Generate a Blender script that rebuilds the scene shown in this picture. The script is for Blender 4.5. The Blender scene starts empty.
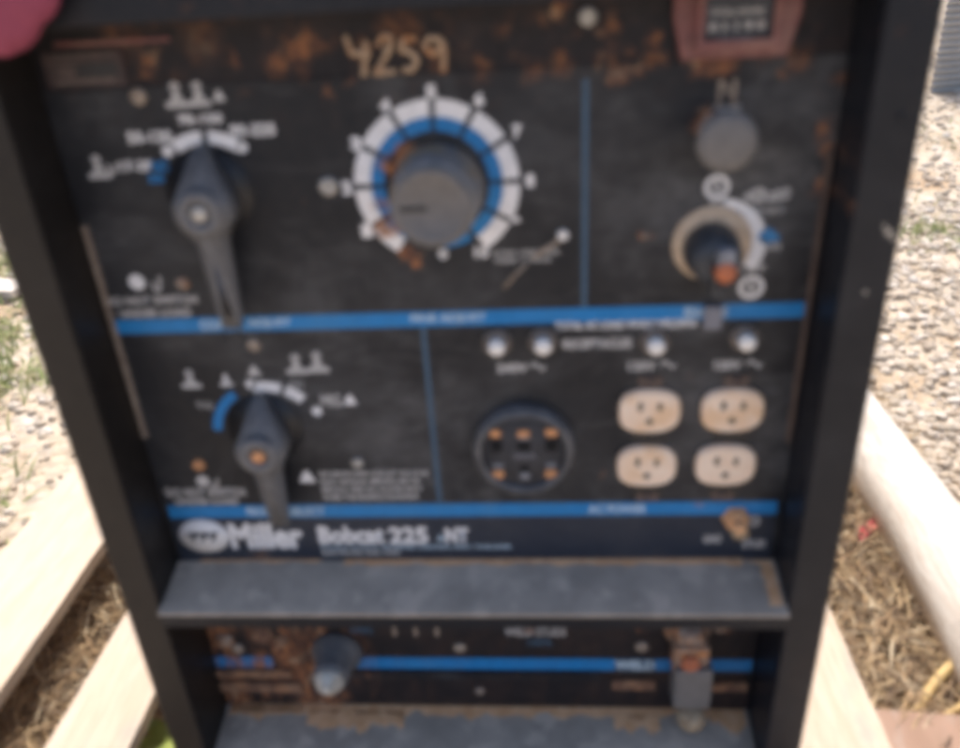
import bpy, bmesh, math, random
from mathutils import Vector, Matrix, Euler, noise
random.seed(7)
sc = bpy.context.scene
COL = sc.collection
PI = math.pi

# ------------------------------------------------------------------ camera
CAM = Vector((0.06302, -0.46449, 0.22838))
ROT = Euler((1.08015, 0.05392, 0.05834))
F = 822.0
RM = ROT.to_matrix()
cd = bpy.data.cameras.new('camera'); cam = bpy.data.objects.new('camera', cd); COL.objects.link(cam)
cam.location = CAM; cam.rotation_euler = ROT
cd.sensor_width = 36.0; cd.lens = F / 960 * 36; cd.clip_start = .02; cd.clip_end = 400
cd.dof.use_dof = True; cd.dof.focus_distance = 20; cd.dof.aperture_fstop = 4.9
sc.camera = cam

def ray(px, py): return RM @ Vector(((px - 480) / F, -(py - 374) / F, -1))
def at(px, py, Y):                      # point of the vertical plane y = Y
    v = ray(px, py); return CAM + v * ((Y - CAM.y) / v.y)
def on_z(px, py, Z):
    v = ray(px, py); return CAM + v * ((Z - CAM.z) / v.z)

D = .044                                # depth of the recessed control panel behind the frame's front
A = .24                                 # half width between the rails
B = .2682                               # half width over the rails
ZP = -.47                               # top of the pallet
ZG = -.60                               # ground

# ------------------------------------------------------------------ materials
class NT:
    def __init__(s, name):
        s.m = bpy.data.materials.new(name); s.m.use_nodes = True
        s.t = s.m.node_tree; s.b = s.t.nodes['Principled BSDF']
    def n(s, typ, **kw):
        o = s.t.nodes.new(typ)
        for k, v in kw.items(): setattr(o, k, v)
        return o
    def l(s, a, b): s.t.links.new(a, b)
    def pos(s):
        return s.n('ShaderNodeNewGeometry').outputs['Position']
    def noise(s, vec, scale, detail=6, rough=.6, dist=0):
        o = s.n('ShaderNodeTexNoise'); s.l(vec, o.inputs['Vector'])
        o.inputs['Scale'].default_value = scale; o.inputs['Detail'].default_value = detail
        o.inputs['Roughness'].default_value = rough; o.inputs['Distortion'].default_value = dist
        return o.outputs['Fac']
    def ramp(s, fac, a, b, lo=0., hi=1.):
        o = s.n('ShaderNodeMapRange', interpolation_type='SMOOTHSTEP'); s.l(fac, o.inputs['Value'])
        for k, v in zip(('From Min', 'From Max', 'To Min', 'To Max'), (a, b, lo, hi)): o.inputs[k].default_value = v
        return o.outputs['Result']
    def math(s, op, a, b=0., clamp=False):
        o = s.n('ShaderNodeMath', operation=op, use_clamp=clamp)
        for i, v in enumerate((a, b)):
            if isinstance(v, (int, float)): o.inputs[i].default_value = v
            else: s.l(v, o.inputs[i])
        return o.outputs[0]
    def mix(s, fac, a, b):
        o = s.n('ShaderNodeMix', data_type='RGBA')
        if isinstance(fac, (int, float)): o.inputs[0].default_value = fac
        else: s.l(fac, o.inputs[0])
        for i, v in ((6, a), (7, b)):
            if isinstance(v, tuple): o.inputs[i].default_value = (*v[:3], 1)
            else: s.l(v, o.inputs[i])
        return o.outputs[2]
    def scale(s, vec, v):
        o = s.n('ShaderNodeVectorMath', operation='MULTIPLY'); s.l(vec, o.inputs[0]); o.inputs[1].default_value = v
        return o.outputs[0]
    def bump(s, h, strength, dist):
        o = s.n('ShaderNodeBump'); s.l(h, o.inputs['Height'])
        o.inputs['Strength'].default_value = strength; o.inputs['Distance'].default_value = dist
        s.l(o.outputs['Normal'], s.b.inputs['Normal'])

RUST = (.46, .19, .075); RUST_D = (.13, .06, .042); TAN = (.48, .31, .19)

# places on the front of the machine where rust has broken through: (px, py, radius in m, strength)
SPOTS = [(145, 58, .010, .9), (150, 75, .006, .8), (231, 58, .006, 1.), (275, 62, .012, .8), (300, 48, .014, .9), (318, 45, .008, .9),
         (560, 6, .008, 1.), (506, 30, .007, .5), (655, 38, .006, .9), (658, 56, .010, .9), (640, 66, .009, .7), (703, 64, .013, 1.1),
         (724, 65, .012, 1.1), (770, 48, .010, .6), (565, 68, .010, .5), (330, 92, .006, .5),
         (822, 130, .010, .8), (826, 150, .008, .7), (823, 188, .009, .9), (836, 80, .006, .8), (782, 74, .006, .6), (645, 234, .006, .8),
         (392, 166, .013, 1.2), (408, 154, .012, 1.2), (386, 226, .012, 1.2), (409, 256, .010, 1.2), (404, 158, .009, 1.2), (383, 205, .009, .9), (425, 150, .007, .8), (360, 52, .010, .5), (440, 62, .010, .5), (610, 25, .010, .6), (480, 80, .008, .5), (535, 72, .012, .7), (560, 66, .010, .7), (620, 74, .010, .8), (598, 60, .008, .6), (800, 60, .012, .5), (480, 68, .009, .5), (300, 70, .010, .5), (350, 80, .006, .6), (200, 40, .02, .3), (120, 40, .02, .4), (400, 30, .02, .4),
         (702, 120, .010, .7), (262, 556, .012, .5), (215, 640, .018, 1.), (245, 625, .014, .9), (285, 632, .014, 1.), (255, 680, .02, .9), (300, 690, .016, .9), (225, 700, .018, .9), (640, 640, .008, .6), (725, 640, .012, .8), (530, 640, .007, .7), (700, 505, .008, .5), (735, 522, .012, .8), (600, 475, .004, .3)]
def grime_group():
    g = bpy.data.node_groups.new('grime', 'ShaderNodeTree')
    g.interface.new_socket('Rust', in_out='OUTPUT', socket_type='NodeSocketFloat')
    g.interface.new_socket('Dust', in_out='OUTPUT', socket_type='NodeSocketFloat')
    s = NT.__new__(NT); s.t = g
    out = s.n('NodeGroupOutput'); p = s.pos()
    # a wobble so that no spot is round
    wn = s.n('ShaderNodeTexNoise'); s.l(p, wn.inputs['Vector']); wn.inputs['Scale'].default_value = 90; wn.inputs['Detail'].default_value = 4
    wa = s.n('ShaderNodeVectorMath', operation='SUBTRACT'); s.l(wn.outputs['Color'], wa.inputs[0]); wa.inputs[1].default_value = (.5, .5, .5)
    ws = s.n('ShaderNodeVectorMath', operation='MULTIPLY_ADD'); s.l(wa.outputs[0], ws.inputs[0]); ws.inputs[1].default_value = (.022, 0, .022); s.l(p, ws.inputs[2])
    q = s.scale(ws.outputs[0], (1, 0, 1))
    acc = None
    for (px, py, r, st) in SPOTS:
        c = at(px, py, D)
        dn = s.n('ShaderNodeVectorMath', operation='DISTANCE'); s.l(q, dn.inputs[0]); dn.inputs[1].default_value = (c.x, 0, c.z)
        v = s.ramp(dn.outputs['Value'], r * .1, r * .9, st * (.62 if py < 85 else .85), 0)
        acc = v if acc is None else s.math('MAXIMUM', acc, v)
    sx = s.n('ShaderNodeSeparateXYZ'); s.l(p, sx.inputs[0])
    top = s.ramp(sx.outputs['Z'], .120, .180)
    n1 = s.noise(p, 70, 8, .75); band = s.math('MULTIPLY', s.ramp(n1, .53, .72), top)
    n2 = s.noise(s.scale(p, (1, 1, .35)), 60, 8, .7)
    low = s.math('MULTIPLY', s.ramp(sx.outputs['Z'], -.25, -.29), s.ramp(n2, .42, .6))
    lx = s.ramp(sx.outputs['X'], -.08, -.16, .05, .9)
    low = s.math('MULTIPLY', low, lx)
    fleck = s.ramp(s.noise(p, 210, 4, .6), .70, .78, 0, .6)
    r = s.math('MAXIMUM', s.math('MAXIMUM', acc, s.math('MULTIPLY', band, .38)), s.math('MAXIMUM', low, fleck), True)
    s.l(r, out.inputs[0])
    d1 = s.noise(p, 9, 6, .65, .6); d2 = s.noise(s.scale(p, (1, 1, 1.6)), 34, 6, .6)
    dd = s.math('ADD', s.math('MULTIPLY', s.ramp(d1, .40, .72), s.ramp(d2, .05, .9)), s.math('MULTIPLY', s.ramp(s.noise(s.scale(p, (1, 1, 4.5)), 14, 5, .6, 1.0), .54, .74), .30), True)
    # fine scratches: thin bands of a noise stretched along three directions
    for ang_, sc_, st in ((.35, 30, .40), (-.25, 40, .34), (1.2, 34, .22)):
        rt = s.n('ShaderNodeVectorRotate', rotation_type='Y_AXIS'); s.l(p, rt.inputs['Vector']); rt.inputs['Angle'].default_value = ang_
        sn = s.noise(s.scale(rt.outputs[0], (.16, 1, 3)), sc_, 3, .5, .3)
        line = s.math('SUBTRACT', 1., s.math('MULTIPLY', s.math('ABSOLUTE', s.math('SUBTRACT', sn, .5)), 90.), True)
        dd = s.math('ADD', dd, s.math('MULTIPLY', s.math('MULTIPLY', line, s.ramp(d1, .42, .62)), st), True)
    for (px, py, rr, st) in ((655, 190, .075, .5), (540, 150, .06, .35), (640, 250, .045, .45), (400, 290, .06, .25), (520, 385, .05, .25), (500, 310, .05, .2)):
        c = at(px, py, D); dn = s.n('ShaderNodeVectorMath', operation='DISTANCE'); s.l(q, dn.inputs[0]); dn.inputs[1].default_value = (c.x, 0, c.z)
        dd = s.math('ADD', dd, s.math('MULTIPLY', s.ramp(dn.outputs['Value'], 0, rr, st, 0), s.ramp(d2, .2, .7)), True)
    mid = s.ramp(sx.outputs['X'], -.20, .02, .55, 1)  # less dust on the left, which also paints in the rail's shading
    s.l(s.math('MULTIPLY', dd, mid), out.inputs[1])
    return g
GR = grime_group()

def worn(name, base, rough=.5, dust=.5, rust=1., metallic=0., dustcol=(.16, .15, .145), bump=.15, spec=.3):
    s = NT(name); g = s.n('ShaderNodeGroup'); g.node_tree = GR; p = s.pos()
    v = s.noise(p, 130, 6, .7)
    c = s.mix(s.math('MULTIPLY', s.ramp(v, .3, .7), .35), base, tuple(x * .55 for x in base))
    c = s.mix(s.math('MULTIPLY', g.outputs['Dust'], dust), c, dustcol)
    rc = s.mix(s.ramp(s.noise(p, 160, 5), .4, .62), RUST_D, RUST)
    rc = s.mix(s.ramp(s.noise(p, 75, 5), .55, .7), rc, TAN)
    rf = s.math('MULTIPLY', g.outputs['Rust'], rust, True)
    c = s.mix(rf, c, rc)
    s.l(c, s.b.inputs['Base Color']); s.b.inputs['Metallic'].default_value = metallic
    s.b.inputs['Specular IOR Level'].default_value = spec
    s.l(s.math('ADD', s.math('MULTIPLY', s.ramp(v, .2, .8), .2), s.math('ADD', s.math('MULTIPLY', rf, .3), rough - .1), True), s.b.inputs['Roughness'])
    s.bump(s.math('ADD', v, s.math('MULTIPLY', rf, 1.5)), bump, .0006)
    return s.m

def simple(name, c1, c2=None, scale=60, lo=.35, hi=.65, rough=.6, metallic=0., bump=.2, bd=.0006, stretch=(1, 1, 1), c3=None, s3=20):
    s = NT(name); p = s.scale(s.pos(), stretch)
    n = s.noise(p, scale, 8, .65); c2 = c2 or tuple(x * .7 for x in c1)
    c = s.mix(s.ramp(n, lo, hi), c1, c2)
    if c3: c = s.mix(s.ramp(s.noise(p, s3, 6, .6), .5, .64), c, c3)
    s.l(c, s.b.inputs['Base Color']); s.b.inputs['Roughness'].default_value = rough; s.b.inputs['Metallic'].default_value = metallic
    s.bump(n, bump, bd)
    return s.m

M = {}
M['panel'] = worn('panel_black', (.0135, .015, .019), .52, .80, dustcol=(.135, .134, .136))
M['header'] = worn('header_black', (.014, .0125, .015), .6, .5, 1., dustcol=(.085, .055, .048), bump=.3)
M['frame'] = worn('frame_black', (.012, .014, .019), .42, .18, .35, bump=.3, dustcol=(.08, .082, .09), spec=.25)
M['railL'] = worn('rail_black', (.017, .0145, .013), .45, .22, 0., bump=.3, dustcol=(.08, .07, .065), spec=.28)
M['white'] = worn('white_print', (.90, .885, .88), .5, .28, .9, dustcol=(.58, .55, .53))
M['grey'] = worn('faded_print', (.60, .585, .57), .5, .40, .9, dustcol=(.2, .19, .18))
M['blue'] = worn('blue_print', (.010, .215, .54), .5, .55, 1., dustcol=(.10, .26, .42))
M['fade'] = worn('faint_blue_print', (.06, .12, .19), .5, .6, .6, dustcol=(.08, .12, .17))
M['navy'] = worn('navy_print', (.022, .030, .048), .45, .25, .9)
M['pale'] = worn('pale_blue_print', (.52, .66, .76), .5, .3, .9)
M['knob'] = simple('grey_knob_plastic', (.165, .155, .148), (.135, .128, .122), 150, rough=.55, bump=.1)
M['skirt'] = simple('worn_skirt_plastic', (.27, .265, .26), (.15, .15, .155), 120, rough=.6, c3=(.30, .22, .13), s3=45)
M['lever'] = simple('lever_plastic', (.150, .150, .154), (.115, .115, .120), 140, rough=.5, bump=.12)
M['black'] = simple('black_plastic', (.018, .018, .020), (.012, .012, .014), 100, rough=.45)
M['socket'] = simple('socket_bakelite', (.12, .12, .125), (.07, .07, .075), 80, rough=.42)
M['slate'] = simple('blue_grey_contact_and_highlight', (.24, .25, .28), (.15, .16, .18), 90, rough=.4)  # socket contacts, and the highlight painted onto the engine switch
M['orange'] = simple('orange_paint', (.50, .15, .06), (.38, .11, .05), 120, rough=.5)
M['cream'] = simple('cream_nylon', (.92, .74, .58), (.86, .65, .48), 70, rough=.5, c3=(.82, .56, .35), s3=34, bump=.08)
M['slot'] = simple('dark_slot', (.10, .075, .055), rough=.7)
M['pit'] = simple('dark_pit', (.004, .004, .005), (.003, .003, .003), rough=.9)
M['insert'] = simple('dusty_insert', (.045, .045, .050), (.03, .03, .034), 120, rough=.7)
M['palenut'] = simple('pale_corroded_metal', (.60, .58, .52), (.38, .34, .28), 160, rough=.6, metallic=.15)
M['dome'] = simple('worn_black_knob', (.055, .060, .068), (.030, .032, .036), 90, rough=.5)
M['ear'] = simple('dull_bronze', (.13, .09, .07), (.09, .06, .05), 120, rough=.6)
M['breaker'] = simple('dusty_collar', (.20, .165, .14), (.12, .10, .085), 150, rough=.6)
M['crust'] = simple('tan_rust', (.80, .48, .26), (.64, .34, .16), 90, rough=.9)
M['faded'] = simple('perished_label', (.075, .048, .044), (.045, .032, .032), 120, rough=.7)
M['copper'] = simple('copper_contact', (.72, .36, .17), (.5, .25, .12), 200, rough=.45, metallic=.3)
M['steel'] = simple('dull_steel', (.52, .50, .46), (.33, .31, .28), 200, rough=.45, metallic=.4)
M['rsteel'] = simple('rusty_steel', (.36, .30, .25), (.30, .15, .08), 160, rough=.6, metallic=.3, c3=(.45, .20, .08), s3=120)
M['tannut'] = simple('tan_fitting', (.42, .35, .28), (.26, .20, .16), 180, rough=.5, metallic=.3)
M['button'] = simple('white_button', (.93, .90, .86), (.85, .81, .75), 200, rough=.4)
M['tanring'] = simple('aged_ring', (.62, .48, .34), (.48, .36, .25), 120, rough=.55)
M['shelf'] = simple('dusty_shelf', (.44, .375, .305), (.29, .25, .205), 26, .25, .75, rough=.75, c3=(.50, .42, .34), s3=30)
M['bezel'] = simple('faded_red_plastic', (.22, .080, .074), (.16, .062, .058), 90, rough=.5, c3=(.25, .12, .10), s3=40)
M['display'] = simple('dial_face', (.035, .04, .055), rough=.4)
M['drip'] = simple('grey_paint', (.22, .22, .25), rough=.6)
M['paint'] = simple('tan_hand_paint', (.50, .36, .24), (.40, .27, .17), 200, rough=.7, c3=(.42, .19, .08), s3=60)
M['tip'] = simple('tan_clay', (.42, .33, .22), (.3, .2, .12), 140, rough=.8)
M['rustshelf'] = simple('rust_bar', (.30, .17, .10), (.12, .06, .04), 70, rough=.85, c3=(.40, .20, .10), s3=50)
M['cloth'] = simple('pink_cotton', (.30, .060, .105), (.25, .050, .09), 400, rough=.85, bump=.25)
M['corr'] = simple('galvanised_sheet', (.52, .50, .46), (.44, .42, .39), 8, rough=.6, metallic=0.)

def wood(name, a, b, c3):
    s = NT(name); p = s.scale(s.pos(), (14, 1.1, 14))
    n = s.noise(p, 5, 8, .7, .5); n2 = s.noise(s.scale(s.pos(), (60, 3, 60)), 6, 6, .7)
    c = s.mix(s.ramp(n, .35, .7), a, b); c = s.mix(s.math('MULTIPLY', s.ramp(n2, .45, .65), .7), c, c3)
    c = s.mix(s.ramp(s.noise(s.scale(s.pos(), (5, 2, 5)), 4, 6, .7), .52, .68, 0, .55), c, (.40, .35, .30))
    kn = s.n('ShaderNodeTexVoronoi'); s.l(s.scale(s.pos(), (5, 2.2, 5)), kn.inputs['Vector']); kn.inputs['Scale'].default_value = 1.6
    c = s.mix(s.ramp(kn.outputs['Distance'], .09, .03, 0, .8), c, (.28, .15, .08))
    s.l(c, s.b.inputs['Base Color']); s.b.inputs['Roughness'].default_value = .8
    s.bump(s.math('ADD', n, n2), .4, .002)
    return s.m
M['wood'] = wood('pine_board', (.66, .53, .40), (.58, .44, .31), (.50, .36, .25))
M['wood2'] = wood('bleached_board', (.62, .56, .49), (.54, .47, .40), (.55, .45, .36))
M['bark'] = wood('weathered_log', (.74, .68, .60), (.62, .53, .44), (.44, .34, .25))
M['woodred'] = wood('reddish_board', (.36, .23, .16), (.28, .17, .11), (.34, .20, .14))

def ground_mat():
    s = NT('gravelly_ground'); p = s.pos()
    v = s.n('ShaderNodeTexVoronoi'); s.l(p, v.inputs['Vector']); v.inputs['Scale'].default_value = 38
    n = s.noise(p, 3.2, 8, .65); n2 = s.noise(p, 14, 8, .7)
    sx = s.n('ShaderNodeSeparateColor'); s.l(v.outputs['Color'], sx.inputs[0])
    c = s.mix(sx.outputs[0], (.54, .45, .34), (.42, .33, .23))
    c = s.mix(s.ramp(n2, .48, .66), c, (.56, .50, .42))
    c = s.mix(s.ramp(n, .50, .66), c, (.38, .26, .15))
    s.l(c, s.b.inputs['Base Color']); s.b.inputs['Roughness'].default_value = .9
    s.bump(s.math('ADD', s.math('MULTIPLY', v.outputs['Distance'], -1.), s.math('MULTIPLY', n2, .8)), .8, .012)
    return s.m
M['ground'] = ground_mat()
def rnd_mat(name, cols, rough=.85):
    s = NT(name); g = s.n('ShaderNodeNewGeometry'); r = s.n('ShaderNodeValToRGB'); s.l(g.outputs['Random Per Island'], r.inputs[0])
    e = r.color_ramp.elements; r.color_ramp.interpolation = 'CONSTANT'
    e[0].color = (*cols[0], 1); e[0].position = 0; e[1].color = (*cols[1], 1); e[1].position = 1 / len(cols)
    for i in range(2, len(cols)): k = e.new(i / len(cols)); k.color = (*cols[i], 1)
    c = s.mix(s.ramp(s.noise(g.outputs['Position'], 180, 5), .3, .7, 0, .4), r.outputs[0], (.25, .2, .14))
    s.l(c, s.b.inputs['Base Color']); s.b.inputs['Roughness'].default_value = rough
    return s.m
M['pebble'] = rnd_mat('gravel_stones', [(.62, .54, .44), (.52, .44, .34), (.72, .65, .56), (.40, .32, .24), (.58, .49, .38), (.52, .43, .33)])
M['straw'] = rnd_mat('dry_straw', [(.58, .41, .22), (.44, .29, .15), (.74, .60, .40), (.28, .18, .10), (.52, .34, .18), (.16, .10, .06)])
M['grass'] = rnd_mat('green_grass', [(.26, .34, .09), (.38, .42, .15), (.22, .28, .08), (.50, .46, .24)])
M['leaf'] = simple('yellow_green_leaf', (.34, .38, .10), (.24, .30, .07), 60, rough=.5)
M['stalk'] = simple('dry_yellow_stalk', (.66, .47, .19), (.52, .34, .13), 70, rough=.65)
M['red'] = simple('red_scrap', (.62, .10, .10), (.5, .08, .08), 90, rough=.6)

# ------------------------------------------------------------------ building helpers
def P(bm, mi): 
    for f in bm.faces:
        if f.tag is False: f.material_index = mi; f.tag = True
class MB:
    def __init__(s): s.bm = bmesh.new(); s.seen = set()
    def _mi(s, mi, before):
        for f in s.bm.faces:
            if f.index == -1 or f not in before: f.material_index = mi
    def box(s, x0, x1, y0, y1, z0, z1, mi=0, bev=0.):
        t = bmesh.new(); bmesh.ops.create_cube(t, size=1)
        for v in t.verts: v.co = Vector(((x0 + x1) / 2 + v.co.x * (x1 - x0), (y0 + y1) / 2 + v.co.y * (y1 - y0), (z0 + z1) / 2 + v.co.z * (z1 - z0)))
        if bev: bmesh.ops.bevel(t, geom=t.edges[:], offset=bev, segments=2, affect='EDGES', profile=.6)
        return s.add(t, mi)
    def add(s, t, mi=0, smooth=False):
        me = bpy.data.meshes.new('t'); 
        for f in t.faces: f.material_index = mi; f.smooth = smooth
        t.to_mesh(me); t.free(); s.bm.from_mesh(me); bpy.data.meshes.remove(me); return s
    def lathe(s, c, prof, axis=Vector((0, -1, 0)), n=40, mi=0, ribs=0, ribd=0., smooth=True, ry=1.):
        # prof: list of (radius, distance out along the axis)
        t = bmesh.new(); q = Vector((0, 0, 1)).rotation_difference(axis).to_matrix(); rings = []
        for (r, h) in prof:
            ring = []
            for k in range(n):
                a = 2 * PI * k / n; rr = r * (1 - (ribd if ribs and k % 2 else 0))
                ring.append(t.verts.new(Vector(c) + q @ Vector((rr * math.cos(a), rr * math.sin(a) * ry, h))))
            rings.append(ring)
        for i in range(len(rings) - 1):
            for k in range(n): t.faces.new((rings[i][k], rings[i][(k + 1) % n], rings[i + 1][(k + 1) % n], rings[i + 1][k]))
        if prof[0][0] > 1e-5: t.faces.new(rings[0][::-1])
        if prof[-1][0] > 1e-5: t.faces.new(rings[-1])
        bmesh.ops.remove_doubles(t, verts=t.verts, dist=1e-6); bmesh.ops.recalc_face_normals(t, faces=t.faces)
        return s.add(t, mi, smooth)
    def prism(s, pts, y0, y1, mi=0, bev=0.):            # outline in x,z pulled from y0 to y1; a point may carry its own front y
        t = bmesh.new(); a = [t.verts.new((p[0], y0, p[1])) for p in pts]
        b = [t.verts.new((p[0], p[2] if len(p) > 2 else y1, p[1])) for p in pts]; n = len(pts)
        t.faces.new(a); t.faces.new(b[::-1])
        for k in range(n): t.faces.new((a[k], b[k], b[(k + 1) % n], a[(k + 1) % n]))
        bmesh.ops.recalc_face_normals(t, faces=t.faces)
        if bev: bmesh.ops.bevel(t, geom=t.edges[:], offset=bev, segments=3, affect='EDGES', profile=.5)
        return s.add(t, mi)
    def sheet(s, pts, y, th=.0004, mi=0): return s.prism(pts, y, y - th, mi)
    def arc(s, c, r0, r1, a0, a1, y, th=.0004, mi=0, n=14):  # degrees clockwise from the top, in the x,z plane
        o = [(c[0] + r1 * math.sin(math.radians(a0 + (a1 - a0) * i / n)), c[1] + r1 * math.cos(math.radians(a0 + (a1 - a0) * i / n))) for i in range(n + 1)]
        i_ = [(c[0] + r0 * math.sin(math.radians(a1 - (a1 - a0) * i / n)), c[1] + r0 * math.cos(math.radians(a1 - (a1 - a0) * i / n))) for i in range(n + 1)]
        t = bmesh.new(); n1 = n + 1
        F_ = [t.verts.new((x, y - th, z)) for x, z in o + i_]; K = [t.verts.new((x, y, z)) for x, z in o + i_]
        m = len(F_)
        for k in range(n):
            t.faces.new((F_[k], F_[k + 1], F_[m - 2 - k], F_[m - 1 - k])); t.faces.new((K[k + 1], K[k], K[m - 1 - k], K[m - 2 - k]))
        for k in range(m): t.faces.new((F_[k], K[k], K[(k + 1) % m], F_[(k + 1) % m]))
        bmesh.ops.recalc_face_normals(t, faces=t.faces); return s.add(t, mi)
    def tube(s, pts, radii, n=8, mi=0):
        t = bmesh.new(); rings = []
        for i, p in enumerate(pts):
            d = (Vector(pts[min(i + 1, len(pts) - 1)]) - Vector(pts[max(i - 1, 0)])).normalized()
            u = d.orthogonal().normalized() if i == 0 else (u - d * u.dot(d)).normalized(); w = d.cross(u)
            rings.append([t.verts.new(Vector(p) + radii[i] * (u * math.cos(2 * PI * k / n) + w * math.sin(2 * PI * k / n))) for k in range(n)])
        for i in range(len(rings) - 1):
            for k in range(n): t.faces.new((rings[i][k], rings[i][(k + 1) % n], rings[i + 1][(k + 1) % n], rings[i + 1][k]))
        t.faces.new(rings[0][::-1]); t.faces.new(rings[-1]); bmesh.ops.recalc_face_normals(t, faces=t.faces)
        return s.add(t, mi, True)
    def build(s, name, mats, parent=None, bevel=0., origin=None):
        vs = s.bm.verts
        lo = Vector([min(v.co[i] for v in vs) for i in range(3)]); hi = Vector([max(v.co[i] for v in vs) for i in range(3)])
        c = Vector(origin) if origin else (lo + hi) / 2
        for v in vs: v.co -= c
        me = bpy.data.meshes.new(name); s.bm.to_mesh(me); s.bm.free()
        for m in (mats if isinstance(mats, (list, tuple)) else [mats]): me.materials.append(M[m])
        o = bpy.data.objects.new(name, me); COL.objects.link(o); place(o, c, parent)
        if bevel:
            b = o.modifiers.new('bevel', 'BEVEL'); b.width = bevel; b.segments = 2; b.limit_method = 'ANGLE'
        return o
WP = {}
def place(o, c, parent):
    WP[o.name] = Vector(c)
    if parent: o.parent = parent; o.location = Vector(c) - WP[parent.name]
    else: o.location = c
def empty(name, c, parent=None):
    o = bpy.data.objects.new(name, None); COL.objects.link(o); o.empty_display_size = .05; place(o, c, parent); return o
def tag(o, label=None, cat=None, group=None, kind=None):
    if label: o['label'] = label
    if cat: o['category'] = cat
    if group: o['group'] = group
    if kind: o['kind'] = kind
    return o

def text(name, body, x0, x1, z0, z1, y, mat, parent, bold=.0, shear=0., tilt=0.):
    cu = bpy.data.curves.new(name, 'FONT'); cu.body = body; cu.size = 1; cu.offset = bold; cu.shear = shear; cu.resolution_u = 3
    t = bpy.data.objects.new('tmp', cu); COL.objects.link(t); bpy.context.view_layer.update()
    dg = bpy.context.evaluated_depsgraph_get(); me = bpy.data.meshes.new_from_object(t.evaluated_get(dg)); bpy.data.objects.remove(t); bpy.data.curves.remove(cu)
    xs = [v.co.x for v in me.vertices]; ys = [v.co.y for v in me.vertices]
    ax, bx, ay, by = min(xs), max(xs), min(ys), max(ys)
    c = Vector(((x0 + x1) / 2, y, (z0 + z1) / 2))
    for v in me.vertices:
        X = ((v.co.x - ax) / (bx - ax) - .5) * (x1 - x0); Z = ((v.co.y - ay) / (by - ay) - .5) * (z1 - z0)
        v.co = (X, 0, Z + X * tilt)
    me.name = name; me.materials.append(M[mat])
    o = bpy.data.objects.new(name, me); COL.objects.link(o); place(o, c, parent); return o

# ------------------------------------------------------------------ the machine
W = empty('welding_generator', (0, .5, ZP))
tag(W, 'rusty black welding generator with knobs, levers and outlets on its recessed front', 'welding generator')
ZT = .245                                                    # top of the machine
ZS = -.212                                                   # back edge of the shelf
# body behind the front
MB().box(-B + .002, B - .002, .062, 1.12, ZP + .012, ZT - .004, bev=.004).build('cabinet', 'frame', W)
# rails: a front flange and an inner wall each
for sx in (-1, 1):
    r = MB(); x0, x1 = sorted((sx * A, sx * B))
    r.box(x0, x1, 0, .003, ZP + .004, ZT)
    w0, w1 = sorted((sx * A, sx * (A + .003))); r.box(w0, w1, .003, .060, ZP + .004, ZT - .001)
    o0, o1 = sorted((sx * (B - .003), sx * B)); r.box(o0, o1, .003, .0605, ZP + .004, ZT - .001)
    r.build('side_rail', 'railL' if sx < 0 else 'frame', W, bevel=.0012)
# white paint chips and a small rivet on the right rail
for px, py, w in ((888, 232, .0022), (893, 238, .0016), (884, 226, .0012), (865, 292, .0012), (942, 27, .0014), (934, 66, .0016)):
    p = at(px, py, 0); ch = MB(); ch.sheet([(p.x - w, p.z - w * .7), (p.x + w * .8, p.z - w), (p.x + w, p.z + w * .3), (p.x - w * .3, p.z + w * 1.3)], -.0001)
    ch.build('paint_chip', 'steel', W)
p = at(902, 116, 0); MB().lathe(p, [(.0022, 0), (.0022, .0008), (.0012, .0012), (0, .0012)], n=16).build('rivet', 'frame', W)

# top cross bar
z0 = at(60, 28, 0).z
tb = MB(); tb.box(-A, A, .0, .003, z0, ZT - .002); tb.box(-A, A, .003, .03, z0, z0 + .003)
tb.build('top_bar', 'frame', W, bevel=.001)
MB().box(-A, A, .0301, .0605, ZT - .006, ZT - .002).build('top_plate', 'frame', W)

# rusty header above the printed panel
zh = .157
hd = MB(); hd.box(-A + .0005, A - .0005, D + .001, D + .004, zh - .004, ZT - .007)
header = hd.build('header_plate', 'header', W)
# printed control panel
panel = MB().box(-A + .0005, A - .0005, D, D + .003, ZS - .001, zh + .001).build('control_panel', 'panel', W)
fold = MB(); 
fold.box(-.228, .232, D - .0004, D + .0005, zh - .0005, zh + .0010)
fold.build('panel_lip', 'panel', panel)
for px0, py0, px1, py1 in ((86, 225, 140, 436), (829, 150, 799, 440)):
    a = at(px0, py0, D); b = at(px1, py1, D); w = .0016; s_ = -1 if px0 < 400 else 1; x = s_ * (A - .0035)
    MB().box(x - w, x + w, D - .003, D - .0001, b.z, a.z).build('worn_edge', 'tannut' if s_ < 0 else 'ear', panel)

TY = D - .0004
def T(body, px0, py0, px1, py1, mat='white', bold=.0, parent=None, name='printed_text', shear=0.):
    """text whose baseline runs from (px0, py0) bottom-left to the top-right (px1, py1) on the panel"""
    a = at(px0, py0, TY); b = at(px1, py1, TY)
    return text(name, body, a.x, b.x, a.z, b.z, TY, mat, parent or panel, bold, shear)
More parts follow.
